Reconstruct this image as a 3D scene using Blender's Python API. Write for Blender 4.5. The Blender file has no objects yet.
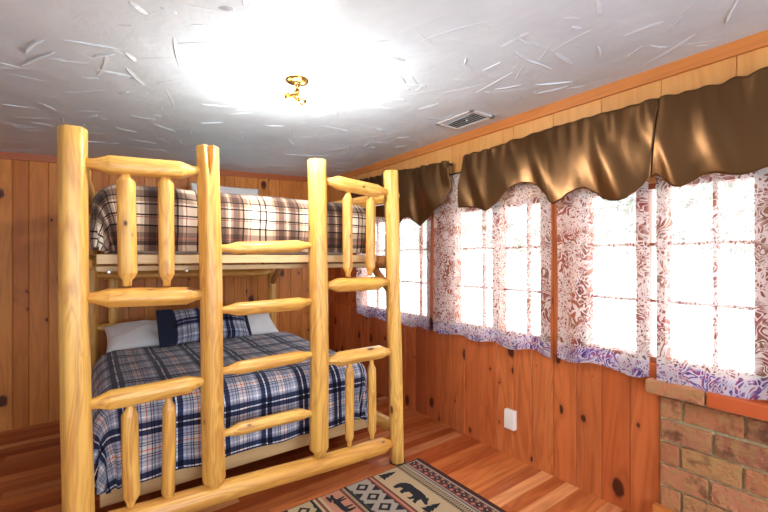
import bpy, bmesh, math, random
from mathutils import Vector, noise, Quaternion, Matrix

random.seed(11)
PI = math.pi
scn = bpy.context.scene
COL = scn.collection
CAM_H = 1.4
CA, SA = 0.8066, 0.5909           # room axes seen from the camera (yaw 36.2 degrees)
WX = 2.385                         # window wall
BY = 4.41                          # back wall
LX, FY = -2.3, -1.9                # walls behind / beside the camera

def CZ(x, y):                      # the ceiling sags a little to the left
    return 2.378 - 0.041 * (WX - x) - 0.005 * (y - 2)

def on_x(u, v, X=WX):              # a point on a plane parallel to the window wall
    k = (u - 384) / 400.0
    z = X / (CA * k + SA)
    return (z * (CA - SA * k), CAM_H + (257 - v) * z / 400.0)      # (y, height)

FL = Vector((-0.053, 2.21)); FR = Vector((1.685, 2.15))
def front(u, v):                   # a point on the plane of the ladder side of the bunk
    k = (u - 384) / 400.0
    dx, dy = CA * k + SA, CA - SA * k
    n = Vector((-(FR - FL).y, (FR - FL).x))
    z = n.dot(FL) / (n.x * dx + n.y * dy)
    return Vector((z * dx, z * dy, CAM_H + (257 - v) * z / 400.0))

# ------------------------------------------------------------------ nodes
def newmat(name):
    m = bpy.data.materials.new(name); m.use_nodes = True
    nt = m.node_tree; nt.nodes.clear()
    out = nt.nodes.new('ShaderNodeOutputMaterial')
    return m, nt, out

class G:
    """small node-graph helper"""
    def __init__(s, nt): s.nt = nt
    def n(s, t, **p):
        nd = s.nt.nodes.new(t)
        for k, v in p.items(): setattr(nd, k, v)
        return nd
    def set(s, sock, v):
        if hasattr(v, 'is_output'): s.nt.links.new(v, sock)
        elif v is not None:
            if isinstance(v, (tuple, list)) and len(v) == 3 and sock.type == 'RGBA': v = (*v, 1)
            sock.default_value = v
    def math(s, op, a, b=None, c=None, clamp=False):
        nd = s.n('ShaderNodeMath', operation=op, use_clamp=clamp)
        for i, v in enumerate((a, b, c)):
            if v is not None: s.set(nd.inputs[i], v)
        return nd.outputs[0]
    def vmath(s, op, a, b=None):
        nd = s.n('ShaderNodeVectorMath', operation=op)
        s.set(nd.inputs[0], a)
        if b is not None: s.set(nd.inputs[1], b)
        return nd.outputs[0]
    def sep(s, v):
        nd = s.n('ShaderNodeSeparateXYZ'); s.set(nd.inputs[0], v); return nd.outputs
    def comb(s, x=0.0, y=0.0, z=0.0):
        nd = s.n('ShaderNodeCombineXYZ')
        for i, v in enumerate((x, y, z)): s.set(nd.inputs[i], v)
        return nd.outputs[0]
    def noise(s, vec, scale=5.0, detail=3.0, rough=0.5, dist=0.0):
        nd = s.n('ShaderNodeTexNoise')
        s.set(nd.inputs['Vector'], vec); s.set(nd.inputs['Scale'], scale)
        s.set(nd.inputs['Detail'], detail); s.set(nd.inputs['Roughness'], rough); s.set(nd.inputs['Distortion'], dist)
        return nd.outputs['Fac'], nd.outputs['Color']
    def ramp(s, fac, stops, interp='LINEAR'):
        nd = s.n('ShaderNodeValToRGB'); cr = nd.color_ramp; cr.interpolation = interp
        while len(cr.elements) < len(stops): cr.elements.new(0.5)
        for e, (p, c) in zip(cr.elements, stops):
            e.position = p
            e.color = (*c, 1) if isinstance(c, (tuple, list)) else (c, c, c, 1)
        s.set(nd.inputs[0], fac); return nd.outputs[0]
    def mix(s, fac, a, b, mode='MIX'):
        nd = s.n('ShaderNodeMix', data_type='RGBA', blend_type=mode)
        s.set(nd.inputs[0], fac); s.set(nd.inputs[6], a); s.set(nd.inputs[7], b)
        return nd.outputs[2]
    def bump(s, h, strength=0.3, dist=0.01):
        nd = s.n('ShaderNodeBump'); s.set(nd.inputs['Height'], h)
        nd.inputs['Strength'].default_value = strength; nd.inputs['Distance'].default_value = dist
        return nd.outputs[0]
    def bsdf(s, color, rough=0.5, normal=None, **kw):
        nd = s.n('ShaderNodeBsdfPrincipled')
        s.set(nd.inputs['Base Color'], color); s.set(nd.inputs['Roughness'], rough)
        if normal is not None: s.set(nd.inputs['Normal'], normal)
        for k, v in kw.items(): s.set(nd.inputs[k.replace('_', ' ')], v)
        return nd.outputs[0]

def simple(name, color, rough=0.5, **kw):
    m, nt, out = newmat(name); g = G(nt)
    nt.links.new(g.bsdf(color, rough, **kw), out.inputs[0]); return m

def wood(name, stops, along='Z', rough=0.45, knot=None, knot_sc=(6.0, 1.6), grain=0.35, grain_col=(0.30, 0.13, 0.05), coat=0.0, bump=0.15, island=True, kdens=0.05, fine=26.0, spec=0.5, flat=False):
    m, nt, out = newmat(name); g = G(nt)
    oc = g.n('ShaderNodeTexCoord').outputs['Object']
    if island: rnd = g.n('ShaderNodeNewGeometry').outputs['Random Per Island']
    else: rnd = g.n('ShaderNodeObjectInfo').outputs['Random']
    x, y, z = g.sep(oc)
    off = g.math('MULTIPLY', rnd, 37.0)
    if along == 'Z':   L, A, B = z, x, y
    elif along == 'X': L, A, B = x, y, z
    else:              L, A, B = y, x, z
    A2 = g.math('ADD', A, off)
    v = g.comb(A2, B, g.math('MULTIPLY', L, 0.055))
    n1, _ = g.noise(v, fine, 4.0, 0.6, 0.4)
    v2 = g.comb(A2, B, g.math('MULTIPLY', L, 0.12))
    n2, _ = g.noise(v2, fine * 0.28, 2.0, 0.5, 1.2)
    rings = g.math('FRACT', g.math('MULTIPLY', n2, 7.0))
    rings = g.math('ABSOLUTE', g.math('SUBTRACT', rings, 0.5))
    base = g.ramp(rnd, stops)
    gr = g.math('MULTIPLY', g.ramp(g.math('ADD', g.math('MULTIPLY', n1, 0.75), g.math('MULTIPLY', rings, 0.5)), [(0.40, 0.0), (0.72, 1.0)]), grain)
    col = g.mix(gr, base, grain_col, 'MIX')
    big, _ = g.noise(g.comb(A2, B, g.math('MULTIPLY', L, 0.4)), 3.0, 2.0)
    col = g.mix(g.math('MULTIPLY', g.ramp(big, [(0.3, 0.0), (0.75, 1.0)]), 0.35), col, g.mix(0.5, col, (0.9, 0.55, 0.25), 'MULTIPLY'))
    if knot:
        vo = g.n('ShaderNodeTexVoronoi', feature='F1')
        wob, wc = g.noise(g.vmath('ADD', oc, g.comb(off, off, off)), 18.0, 2.0)
        if flat:
            vo.voronoi_dimensions = '2D'
            kv = g.comb(g.math('MULTIPLY', g.math('ADD', A2, B), knot_sc[0]), g.math('MULTIPLY', L, knot_sc[1]), 0.0)
        else: kv = g.comb(g.math('MULTIPLY', A2, knot_sc[0]), g.math('MULTIPLY', B, knot_sc[0]), g.math('MULTIPLY', L, knot_sc[1]))
        kv = g.vmath('ADD', kv, g.vmath('MULTIPLY', wc, (0.12, 0.12, 0.12)))
        g.set(vo.inputs['Vector'], kv); vo.inputs['Scale'].default_value = 1.0
        vr = g.sep(vo.outputs['Color'])[0]
        size = g.math('MULTIPLY', g.math('MAXIMUM', g.math('SUBTRACT', vr, 0.35), 0.0), kdens * 3.2)
        d = vo.outputs['Distance']
        core = g.math('SUBTRACT', 1.0, g.math('DIVIDE', d, g.math('ADD', size, 0.0005)), clamp=True)
        halo = g.math('SUBTRACT', 1.0, g.math('DIVIDE', d, g.math('ADD', g.math('MULTIPLY', size, 2.6), 0.0005)), clamp=True)
        col = g.mix(g.math('MULTIPLY', halo, 0.55), col, grain_col)
        col = g.mix(g.ramp(core, [(0.0, 0.0), (0.35, 1.0)]), col, knot)
    nb = g.bump(n1, bump, 0.004)
    kw = {}
    if coat: kw = {'Coat_Weight': coat, 'Coat_Roughness': 0.12}
    kw['Specular_IOR_Level'] = spec
    nt.links.new(g.bsdf(col, rough, nb, **kw), out.inputs[0])
    return m

M = {}
M['log'] = wood('peeled pine log', [(0.0, (0.74, 0.41, 0.090)), (0.5, (0.80, 0.48, 0.115)), (1.0, (0.71, 0.37, 0.075))], 'Z', 0.36, (0.12, 0.045, 0.015), (10.0, 5.0), 0.8, (0.47, 0.185, 0.04), 0.0, 0.3, False, 0.085, 40.0)
M['plank'] = wood('pale pine plank', [(0.0, (0.62, 0.42, 0.20)), (1.0, (0.70, 0.50, 0.26))], 'X', 0.5, (0.2, 0.09, 0.04), (6, 1.6), 0.4, (0.48, 0.27, 0.11), 0, 0.15, False, 0.03)
M['wall'] = wood('knotty pine boards', [(0.0, (0.46, 0.10, 0.028)), (0.35, (0.56, 0.145, 0.042)), (0.7, (0.63, 0.19, 0.058)), (1.0, (0.37, 0.076, 0.022))], 'Z', 0.40, (0.075, 0.016, 0.007), (4.6, 2.8), 0.6, (0.27, 0.062, 0.016), 0, 0.12, True, 0.085, 20.0, 0.22, flat=True)
M['backwall'] = wood('aged knotty pine boards', [(0.0, (0.50, 0.165, 0.036)), (0.35, (0.60, 0.22, 0.050)), (0.7, (0.66, 0.27, 0.066)), (1.0, (0.42, 0.125, 0.028))], 'Z', 0.42, (0.09, 0.024, 0.01), (4.8, 3.0), 0.55, (0.34, 0.10, 0.025), 0, 0.12, True, 0.09, 20.0, 0.22, flat=True)
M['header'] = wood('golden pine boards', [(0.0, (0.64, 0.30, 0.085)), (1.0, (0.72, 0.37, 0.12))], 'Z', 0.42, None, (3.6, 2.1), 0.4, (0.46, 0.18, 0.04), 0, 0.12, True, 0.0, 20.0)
M['trim_y'] = wood('orange trim', [(0, (0.54, 0.185, 0.04)), (1, (0.58, 0.21, 0.05))], 'Y', 0.35, (0.2, 0.06, 0.02), (5, 1), 0.35, (0.36, 0.09, 0.02), 0, 0.1, False, 0.0)
M['trim_x'] = wood('red brown trim', [(0, (0.40, 0.105, 0.03)), (1, (0.40, 0.105, 0.03))], 'X', 0.4, None, (5, 1), 0.3, (0.26, 0.055, 0.014), 0, 0.1, False, 0.0)
M['floor'] = wood('red fir floor boards', [(0.0, (0.28, 0.05, 0.014)), (0.2, (0.50, 0.13, 0.035)), (0.45, (0.68, 0.22, 0.065)), (0.7, (0.40, 0.09, 0.024)), (1.0, (0.84, 0.36, 0.14))], 'X', 0.24, None, (5, 1), 0.5, (0.22, 0.04, 0.012), 0.0, 0.06, True, 0.0, 20.0, 0.35)
M['frame'] = wood('window frame wood', [(0, (0.30, 0.085, 0.035)), (1, (0.38, 0.12, 0.05))], 'Z', 0.45, None, (5, 1), 0.3, (0.2, 0.06, 0.03), 0, 0.1, False, 0.0)
M['redlog'] = wood('darker side log', [(0.0, (0.50, 0.20, 0.06)), (1.0, (0.56, 0.25, 0.08))], 'Z', 0.45, (0.13, 0.055, 0.02), (10, 5), 0.42, (0.34, 0.11, 0.03), 0, 0.2, False, 0.06, 34.0)

# ceiling plaster
m, nt, out = newmat('troweled plaster'); g = G(nt)
oc = g.n('ShaderNodeTexCoord').outputs['Object']
n1, _ = g.noise(oc, 5.0, 2.0, 0.5, 0.1); n2, _ = g.noise(oc, 30.0, 3.0, 0.55)
colr = g.mix(g.ramp(n1, [(0.35, 0.0), (0.7, 1.0)]), (0.575, 0.675, 0.765), (0.625, 0.725, 0.81))
h = g.math('ADD', g.math('MULTIPLY', n1, 1.0), g.math('MULTIPLY', n2, 0.18))
nt.links.new(g.bsdf(colr, 0.42, g.bump(h, 0.22, 0.03), Specular_IOR_Level=0.45), out.inputs[0]); M['ceiling'] = m

# painted wall for the unseen side
M['plain'] = simple('pale wall', (0.72, 0.74, 0.76), 0.8)

# brick and mortar
def stone(name, attr=True):
    m, nt, out = newmat(name); g = G(nt)
    oc = g.n('ShaderNodeTexCoord').outputs['Object']
    n1, _ = g.noise(oc, 22.0, 5.0, 0.65, 0.3); n2, _ = g.noise(oc, 90.0, 3.0, 0.6)
    n3, _ = g.noise(oc, 9.0, 3.0, 0.6)
    if attr:
        rnd = g.n('ShaderNodeNewGeometry').outputs['Random Per Island']
        base = g.ramp(rnd, [(0.0, (0.42, 0.14, 0.065)), (0.2, (0.50, 0.20, 0.10)), (0.4, (0.42, 0.23, 0.085)), (0.6, (0.30, 0.13, 0.06)), (0.8, (0.54, 0.21, 0.115)), (1.0, (0.22, 0.08, 0.045))])
        base = g.mix(g.math('MULTIPLY', g.ramp(n1, [(0.44, 0.0), (0.62, 1.0)]), 0.6), base, (0.40, 0.25, 0.09))
        base = g.mix(g.math('MULTIPLY', g.ramp(n3, [(0.54, 0.0), (0.66, 1.0)]), 0.75), base, (0.10, 0.04, 0.025))
    else:
        base = g.mix(n1, (0.40, 0.32, 0.16), (0.56, 0.47, 0.28))
    h = g.math('ADD', n1, g.math('MULTIPLY', n2, 0.4))
    nt.links.new(g.bsdf(base, 0.9, g.bump(h, 1.0, 0.02), Specular_IOR_Level=0.2), out.inputs[0]); return m
M['brick'] = stone('weathered brick'); M['mortar'] = stone('sandy mortar', False)
M['redbrick'] = simple('smooth red brick', (0.50, 0.10, 0.03), 0.5, Specular_IOR_Level=0.2)

def plaid(name, stops_u, stops_v, per_u, per_v, rough=0.85, tint=None, off=(0, 0)):
    m, nt, out = newmat(name); g = G(nt)
    uv = g.n('ShaderNodeTexCoord').outputs['UV']
    wob = g.noise(uv, 6.0, 2.0)[1]
    uv2 = g.vmath('ADD', uv, g.vmath('MULTIPLY', g.vmath('SUBTRACT', wob, (0.5, 0.5, 0.5)), (0.012, 0.012, 0)))
    x, y, _ = g.sep(uv2)
    cu = g.ramp(g.math('FRACT', g.math('ADD', g.math('DIVIDE', x, per_u), off[0])), stops_u, 'CONSTANT')
    cv = g.ramp(g.math('FRACT', g.math('ADD', g.math('DIVIDE', y, per_v), off[1])), stops_v, 'CONSTANT')
    col = g.mix(1.0, cu, cv, 'MULTIPLY')
    n, _ = g.noise(uv, 260.0, 2.0)
    nt.links.new(g.bsdf(col, rough, g.bump(n, 0.25, 0.002), Specular_IOR_Level=0.2, Sheen_Weight=0.15), out.inputs[0]); return m

NV, BS, LT, GL, WH, OR, BK = (0.035, 0.045, 0.105), (0.61, 0.615, 0.68), (0.80, 0.78, 0.785), (0.38, 0.40, 0.50), (0.98, 0.98, 0.98), (0.85, 0.33, 0.18), (0.16, 0.16, 0.20)
seq = [(0.0, NV), (0.115, WH), (0.145, NV), (0.26, BS), (0.31, GL), (0.35, BS), (0.40, BK), (0.42, BS), (0.45, BK), (0.47, LT), (0.55, OR), (0.575, LT), (0.64, BK), (0.66, BS), (0.69, BK), (0.71, BS), (0.76, GL), (0.80, BS), (0.88, WH), (0.91, BS), (0.95, GL)]
M['blue_plaid'] = plaid('navy plaid flannel', seq, seq, 0.245, 0.245, off=(0.0, 0.12))
seq2 = [(0.0, NV), (0.14, BS), (0.17, NV), (0.31, BS), (0.40, GL), (0.5, WH), (0.53, BS), (0.62, BK), (0.65, BS), (0.72, BK), (0.75, BS), (0.88, WH), (0.91, BS), (0.95, GL)]
M['blue_sham'] = plaid('navy plaid sham', seq2, seq2, 0.23, 0.21, off=(0.2, 0.3))
M['navy'] = simple('navy cotton', (0.010, 0.014, 0.04), 0.85)
D1, D2, D3, T1, C1, K1, R1 = (0.15, 0.098, 0.082), (0.31, 0.225, 0.185), (0.56, 0.45, 0.36), (0.74, 0.64, 0.50), (0.96, 0.90, 0.80), (0.06, 0.045, 0.045), (0.62, 0.26, 0.22)
seqb_u = [(0.0, C1), (0.06, K1), (0.085, C1), (0.16, K1), (0.185, C1), (0.29, T1), (0.34, D2), (0.40, D1), (0.50, D2), (0.54, T1), (0.58, D2), (0.62, D1), (0.72, D2), (0.77, K1), (0.80, D3), (0.86, C1), (0.90, R1), (0.915, C1)]
seqb_v = [(0.0, D3), (0.12, D2), (0.24, K1), (0.265, D3), (0.33, C1), (0.36, K1), (0.385, C1), (0.52, K1), (0.545, C1), (0.56, R1), (0.575, C1), (0.68, K1), (0.705, D3), (0.80, D2), (0.88, R1), (0.90, D2), (0.94, D1)]
M['brown_plaid'] = plaid('brown plaid flannel', seqb_u, seqb_v, 0.335, 0.33, off=(0.12, 0.27))


def fabric(name, col, rough=0.9, scale=9.0, b=0.25):
    m, nt, out = newmat(name); g = G(nt)
    oc = g.n('ShaderNodeTexCoord').outputs['Object']
    n, _ = g.noise(oc, scale, 3.0, 0.55, 0.5)
    nt.links.new(g.bsdf(col, rough, g.bump(n, b, 0.02), Specular_IOR_Level=0.2), out.inputs[0]); return m
M['white'] = fabric('white cotton', (0.82, 0.80, 0.80))
M['sheet'] = fabric('white sheet', (0.78, 0.78, 0.80))

# brown satin
m, nt, out = newmat('brown satin'); g = G(nt)
uv = g.n('ShaderNodeTexCoord').outputs['UV']
n, _ = g.noise(uv, 7.0, 2.0, 0.5, 0.3); n2, _ = g.noise(uv, 240.0, 2.0)
hh = g.math('ADD', n, g.math('MULTIPLY', n2, 0.06))
nt.links.new(g.bsdf((0.155, 0.077, 0.030), 0.33, g.bump(hh, 0.08, 0.02), Metallic=0.85, Specular_IOR_Level=0.6), out.inputs[0]); M['satin'] = m

# lace curtain: sheer burgundy net with white paisley filigree and a violet hem
m, nt, out = newmat('paisley lace'); g = G(nt)
uv = g.n('ShaderNodeTexCoord').outputs['UV']
x, y, _ = g.sep(uv)
dn = g.noise(uv, 7.0, 2.0, 0.5)[1]
duv = g.vmath('ADD', uv, g.vmath('MULTIPLY', g.vmath('SUBTRACT', dn, (0.5, 0.5, 0.5)), (0.12, 0.12, 0)))
vo = g.n('ShaderNodeTexVoronoi', feature='F1', distance='EUCLIDEAN'); g.set(vo.inputs['Vector'], duv); vo.inputs['Scale'].default_value = 15.0
rn_, _ = g.noise(duv, 11.0, 1.0, 0.4, 1.6)
rg = g.math('FRACT', g.math('MULTIPLY', rn_, 6.5))
rg = g.math('ABSOLUTE', g.math('SUBTRACT', rg, 0.5))
fil1 = g.ramp(rg, [(0.27, 0.0), (0.35, 1.0)])
vo2 = g.n('ShaderNodeTexVoronoi', feature='DISTANCE_TO_EDGE'); g.set(vo2.inputs['Vector'], duv); vo2.inputs['Scale'].default_value = 46.0
fil2 = g.ramp(vo2.outputs['Distance'], [(0.09, 1.0), (0.17, 0.0)])
bn, _ = g.noise(uv, 5.0, 2.0)
sel = g.ramp(bn, [(0.44, 0.0), (0.52, 1.0)])
fil = g.math('MAXIMUM', fil1, g.math('MULTIPLY', fil2, sel))
fil = g.math('MULTIPLY', fil, g.math('SUBTRACT', 1.0, g.math('MULTIPLY', g.ramp(y, [(0.085, 1.0), (0.10, 0.0)]), 0.45)))
burg = g.mix(g.ramp(g.noise(uv, 11.0, 2.0)[0], [(0.35, 0.0), (0.65, 1.0)]), (0.30, 0.05, 0.065), (0.27, 0.18, 0.12))
hem = g.ramp(y, [(0.085, 1.0), (0.10, 0.0)])
hemc = g.ramp(g.noise(uv, 26.0, 3.0)[0], [(0.38, (0.08, 0.04, 0.17)), (0.48, (0.15, 0.11, 0.34)), (0.54, (0.26, 0.035, 0.08)), (0.68, (0.17, 0.16, 0.40))])
base = g.mix(hem, burg, hemc)
colr = g.mix(fil, base, (0.90, 0.87, 0.85))
df = g.n('ShaderNodeBsdfDiffuse'); g.set(df.inputs[0], colr)
tl = g.n('ShaderNodeBsdfTranslucent'); g.set(tl.inputs[0], colr)
tr = g.n('ShaderNodeBsdfTransparent')
mx = g.n('ShaderNodeMixShader'); mx.inputs[0].default_value = 0.16
nt.links.new(df.outputs[0], mx.inputs[1]); nt.links.new(tl.outputs[0], mx.inputs[2])
alpha = g.math('ADD', g.mix(fil, (0.60, 0.60, 0.60), (0.56, 0.56, 0.56)), g.math('MULTIPLY', hem, 0.30), clamp=True)
mo = g.n('ShaderNodeMixShader'); g.set(mo.inputs[0], alpha)
nt.links.new(tr.outputs[0], mo.inputs[1]); nt.links.new(mx.outputs[0], mo.inputs[2])
nt.links.new(mo.outputs[0], out.inputs[0]); M['lace'] = m

# window glass
m, nt, out = newmat('window glass'); g = G(nt)
tr = g.n('ShaderNodeBsdfTransparent'); gl = g.n('ShaderNodeBsdfGlossy'); gl.inputs['Roughness'].default_value = 0.02
mo = g.n('ShaderNodeMixShader'); mo.inputs[0].default_value = 0.04
nt.links.new(tr.outputs[0], mo.inputs[1]); nt.links.new(gl.outputs[0], mo.inputs[2]); nt.links.new(mo.outputs[0], out.inputs[0])
M['glass'] = m

M['brass'] = simple('antique brass', (0.30, 0.17, 0.045), 0.25, Metallic=1.0)
M['darkmetal'] = simple('dark metal', (0.06, 0.05, 0.04), 0.45, Metallic=0.6)
m, nt, out = newmat('lit bulb'); em = nt.nodes.new('ShaderNodeEmission'); em.inputs[0].default_value = (1, 0.93, 0.82, 1); em.inputs[1].default_value = 30
nt.links.new(em.outputs[0], out.inputs[0]); M['bulb'] = m
M['ventwhite'] = simple('painted vent metal', (0.62, 0.62, 0.62), 0.5)
M['ventdark'] = simple('vent shaft', (0.05, 0.05, 0.05), 0.8)
M['plastic'] = simple('ivory plastic', (0.82, 0.77, 0.70), 0.45)
M['steel'] = simple('zinc bolt', (0.75, 0.73, 0.68), 0.35, Metallic=0.8)
M['pad'] = simple('black felt', (0.015, 0.015, 0.015), 0.9)
def rugmat(name, c):
    m, nt, out = newmat(name); g = G(nt)
    oc = g.n('ShaderNodeTexCoord').outputs['Object']
    n, _ = g.noise(oc, 320.0, 2.0); n2, _ = g.noise(oc, 14.0, 2.0)
    col = g.mix(g.math('MULTIPLY', n, 0.45), c, tuple(v * 0.5 for v in c))
    col = g.mix(g.math('MULTIPLY', n2, 0.25), col, tuple(min(1, v * 1.25) for v in c))
    nt.links.new(g.bsdf(col, 0.95, g.bump(n, 0.5, 0.004), Specular_IOR_Level=0.1), out.inputs[0]); return m
RUG = {'cream': (0.43, 0.31, 0.18), 'black': (0.022, 0.022, 0.025), 'burg': (0.15, 0.045, 0.04), 'salmon': (0.42, 0.185, 0.115), 'tan': (0.28, 0.20, 0.12), 'grey': (0.33, 0.27, 0.22), 'bind': (0.06, 0.022, 0.02)}
for k, c in RUG.items(): M['rug_' + k] = rugmat('rug ' + k, c)

# ------------------------------------------------------------------ mesh helpers
def link(name, bm, mats, parent=None, loc=(0, 0, 0), smooth=False, rot=None):
    me = bpy.data.meshes.new(name); bm.normal_update(); bm.to_mesh(me); bm.free()
    for mt in (mats if isinstance(mats, list) else [mats]): me.materials.append(mt)
    if smooth:
        for p in me.polygons: p.use_smooth = True
    o = bpy.data.objects.new(name, me); COL.objects.link(o)
    o.location = loc
    if rot is not None: o.rotation_mode = 'QUATERNION'; o.rotation_quaternion = rot
    if parent is not None: o.parent = parent
    return o

def box(bm, a, b, mi=0, bev=0.0):
    x0, y0, z0 = a; x1, y1, z1 = b
    vs = [bm.verts.new(p) for p in ((x0, y0, z0), (x1, y0, z0), (x1, y1, z0), (x0, y1, z0), (x0, y0, z1), (x1, y0, z1), (x1, y1, z1), (x0, y1, z1))]
    fs = []
    for q in ((3, 2, 1, 0), (4, 5, 6, 7), (0, 1, 5, 4), (1, 2, 6, 5), (2, 3, 7, 6), (3, 0, 4, 7)):
        f = bm.faces.new([vs[i] for i in q]); f.material_index = mi; fs.append(f)
    if bev:
        es = list({e for f in fs for e in f.edges})
        r = bmesh.ops.bevel(bm, geom=es, offset=bev, segments=2, affect='EDGES', profile=0.6)
        for f in r['faces']: f.material_index = mi
    return vs

def lathe(bm, prof, seg=20, mi=0, mat=None):
    rings = []
    for r, z in prof:
        ring = []
        for i in range(seg):
            p = Vector((r * math.cos(2 * PI * i / seg), r * math.sin(2 * PI * i / seg), z))
            ring.append(bm.verts.new(mat @ p if mat else p))
        rings.append(ring)
    for a, b in zip(rings, rings[1:]):
        for i in range(seg):
            f = bm.faces.new((a[i], a[(i + 1) % seg], b[(i + 1) % seg], b[i])); f.material_index = mi; f.smooth = True
    f = bm.faces.new(list(reversed(rings[0]))); f.material_index = mi
    f = bm.faces.new(rings[-1]); f.material_index = mi

def tag(o, label=None, cat=None, group=None, kind=None):
    if label: o['label'] = label
    if cat: o['category'] = cat
    if group: o['group'] = group
    if kind: o['kind'] = kind
    return o
def struct(o): o['kind'] = 'structure'; return o
def thing(name, loc, label, cat, group=None):
    o = bpy.data.objects.new(name, None); COL.objects.link(o); o.location = loc
    o.empty_display_size = 0.1
    return tag(o, label, cat, group)

def hewn(bm, L, r0, r1, t0, t1, seed, crack=None, seg=30, chamfer=0.006, kern=0.5):
    """a drawknifed log along +Z: flat facets, pencil-pointed tenons where t0 / t1 > 0"""
    rn = random.Random(seed)
    nf = rn.choice((6, 7, 8)); fa = [2 * PI * (i + rn.uniform(-0.25, 0.25)) / nf for i in range(nf)]
    fb = [rn.uniform(0.86, 0.96) for _ in range(nf)]
    def shape(th):
        r = 1.0
        for a, b in zip(fa, fb):
            c = math.cos(th - a)
            if c > 0.3: r = min(r, b / c)
        return min(r, 1.02)
    zs = []
    if t0: zs += [(0.0, kern), (t0 * 0.45, kern * 1.03), (t0, 0.97), (t0 + 0.006, 1.0)]
    else: zs += [(0.0, 1 - chamfer / r0), (chamfer, 1.0)]
    n = max(2, int(L / 0.09))
    lo, hi = (t0 + 0.012 if t0 else chamfer), L - (t1 + 0.012 if t1 else chamfer)
    for i in range(1, n): zs.append((lo + (hi - lo) * i / n, 1.0))
    if crack:
        for q in (0.16, 0.13, 0.10, 0.07, 0.045, 0.02): zs.append((L - q, 1.0))
    if t1: zs += [(L - t1 - 0.006, 1.0), (L - t1, 0.97), (L - t1 * 0.45, kern * 1.03), (L, kern)]
    else: zs += [(L - chamfer, 1.0), (L, 1 - chamfer / r1)]
    zs.sort()
    ph = rn.uniform(0, 100)
    rings = []
    for z, s in zs:
        R = (r0 + (r1 - r0) * z / L) * s
        ox = noise.noise(Vector((ph, z * 1.3, 0))) * 0.010 if s > 0.9 else 0
        oy = noise.noise(Vector((ph, z * 1.3, 9))) * 0.010 if s > 0.9 else 0
        ring = []
        for i in range(seg):
            th = 2 * PI * i / seg
            rr = R * shape(th) * (1 + 0.035 * noise.noise(Vector((math.cos(th) * 1.3 + ph, math.sin(th) * 1.3, z * 2.2))))
            if crack:
                ca, cl, cw = crack
                w = cw * (z - (L - cl)) / cl
                d = abs((th - ca + PI) % (2 * PI) - PI)
                if w > 0 and d < w: rr *= 0.25 + 0.75 * (d / w)
            ring.append(bm.verts.new((rr * math.cos(th) + ox, rr * math.sin(th) + oy, z)))
        rings.append(ring)
    for a, b in zip(rings, rings[1:]):
        for i in range(seg):
            bm.faces.new((a[i], a[(i + 1) % seg], b[(i + 1) % seg], b[i])).smooth = True
    for ring, z, fl in ((rings[0], 0, True), (rings[-1], L, False)):
        c = bm.verts.new((sum(v.co.x for v in ring) / seg, sum(v.co.y for v in ring) / seg, z))
        for i in range(seg):
            q = (ring[i], ring[(i + 1) % seg], c)
            bm.faces.new(tuple(reversed(q)) if fl else q)

SEED = [0]
def log(name, p0, p1, r0, r1=None, t=(0.0, 0.0), parent=None, mat='log', crack=None, kern=0.5):
    SEED[0] += 1
    p0, p1 = Vector(p0), Vector(p1); d = p1 - p0
    if crack:
        cl = d.to_track_quat('Z', 'Y').inverted() @ Vector(crack[0]); crack = (math.atan2(cl.y, cl.x),) + tuple(crack[1:])
    bm = bmesh.new(); hewn(bm, d.length, r0, r1 or r0, t[0], t[1], SEED[0], crack, seg=60 if crack else 30, kern=kern)
    o = link(name, bm, M[mat], parent, p0 - (parent.location if parent else Vector()), rot=d.to_track_quat('Z', 'Y'))
    for e in o.data.edges: pass
    return o

def grid_mesh(bm, nu, nv, fn, uvfn=None, mi=0):
    uvl = bm.loops.layers.uv.verify()
    V = [[bm.verts.new(fn(i / nu, j / nv)) for j in range(nv + 1)] for i in range(nu + 1)]
    for i in range(nu):
        for j in range(nv):
            f = bm.faces.new((V[i][j], V[i + 1][j], V[i + 1][j + 1], V[i][j + 1])); f.smooth = True; f.material_index = mi
            for lp, (a, b) in zip(f.loops, ((i, j), (i + 1, j), (i + 1, j + 1), (i, j + 1))):
                lp[uvl].uv = uvfn(a / nu, b / nv) if uvfn else (a / nu, b / nv)
    return V

# ------------------------------------------------------------------ room shell
# floor: random length boards running along X
bm = bmesh.new()
box(bm, (LX - 0.1, FY - 0.1, -0.08), (WX + 0.12, BY + 0.12, -0.012))
yy = FY
while yy < BY:
    w = 0.083
    xx = LX - random.uniform(0, 1.2)
    while xx < WX:
        L = random.uniform(0.7, 2.2)
        a, b = max(xx, LX), min(xx + L, WX)
        if b > a:
            vs = box(bm, (a + 0.0004, yy + 0.0006, -0.02), (b - 0.0004, min(yy + w, BY) - 0.0006, 0.0))
        xx += L
    yy += w
struct(link('floor', bm, M['floor']))

def board(bm, axis, a, b, zf0, zf1, face, depth, ch=0.005, sgn=1):
    """vertical board a..b along an axis, room-side face at `face`; zf0/zf1 give heights at a and b"""
    pts = [(a, face + sgn * depth), (a, face + sgn * ch), (a + ch, face), (b - ch, face), (b, face + sgn * ch), (b, face + sgn * depth)]
    bot, top = [], []
    for c, n in pts:
        p = (c, n) if axis == 'X' else (n, c)
        bot.append(bm.verts.new((p[0], p[1], zf0(c)))); top.append(bm.verts.new((p[0], p[1], zf1(c))))
    n = len(pts)
    for i in range(n - 1):
        bm.faces.new((bot[i], bot[i + 1], top[i + 1], top[i]))
    bm.faces.new(top); bm.faces.new(list(reversed(bot)))
    bmesh.ops.recalc_face_normals(bm, faces=list({f for v in bot + top for f in v.link_faces}))

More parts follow.
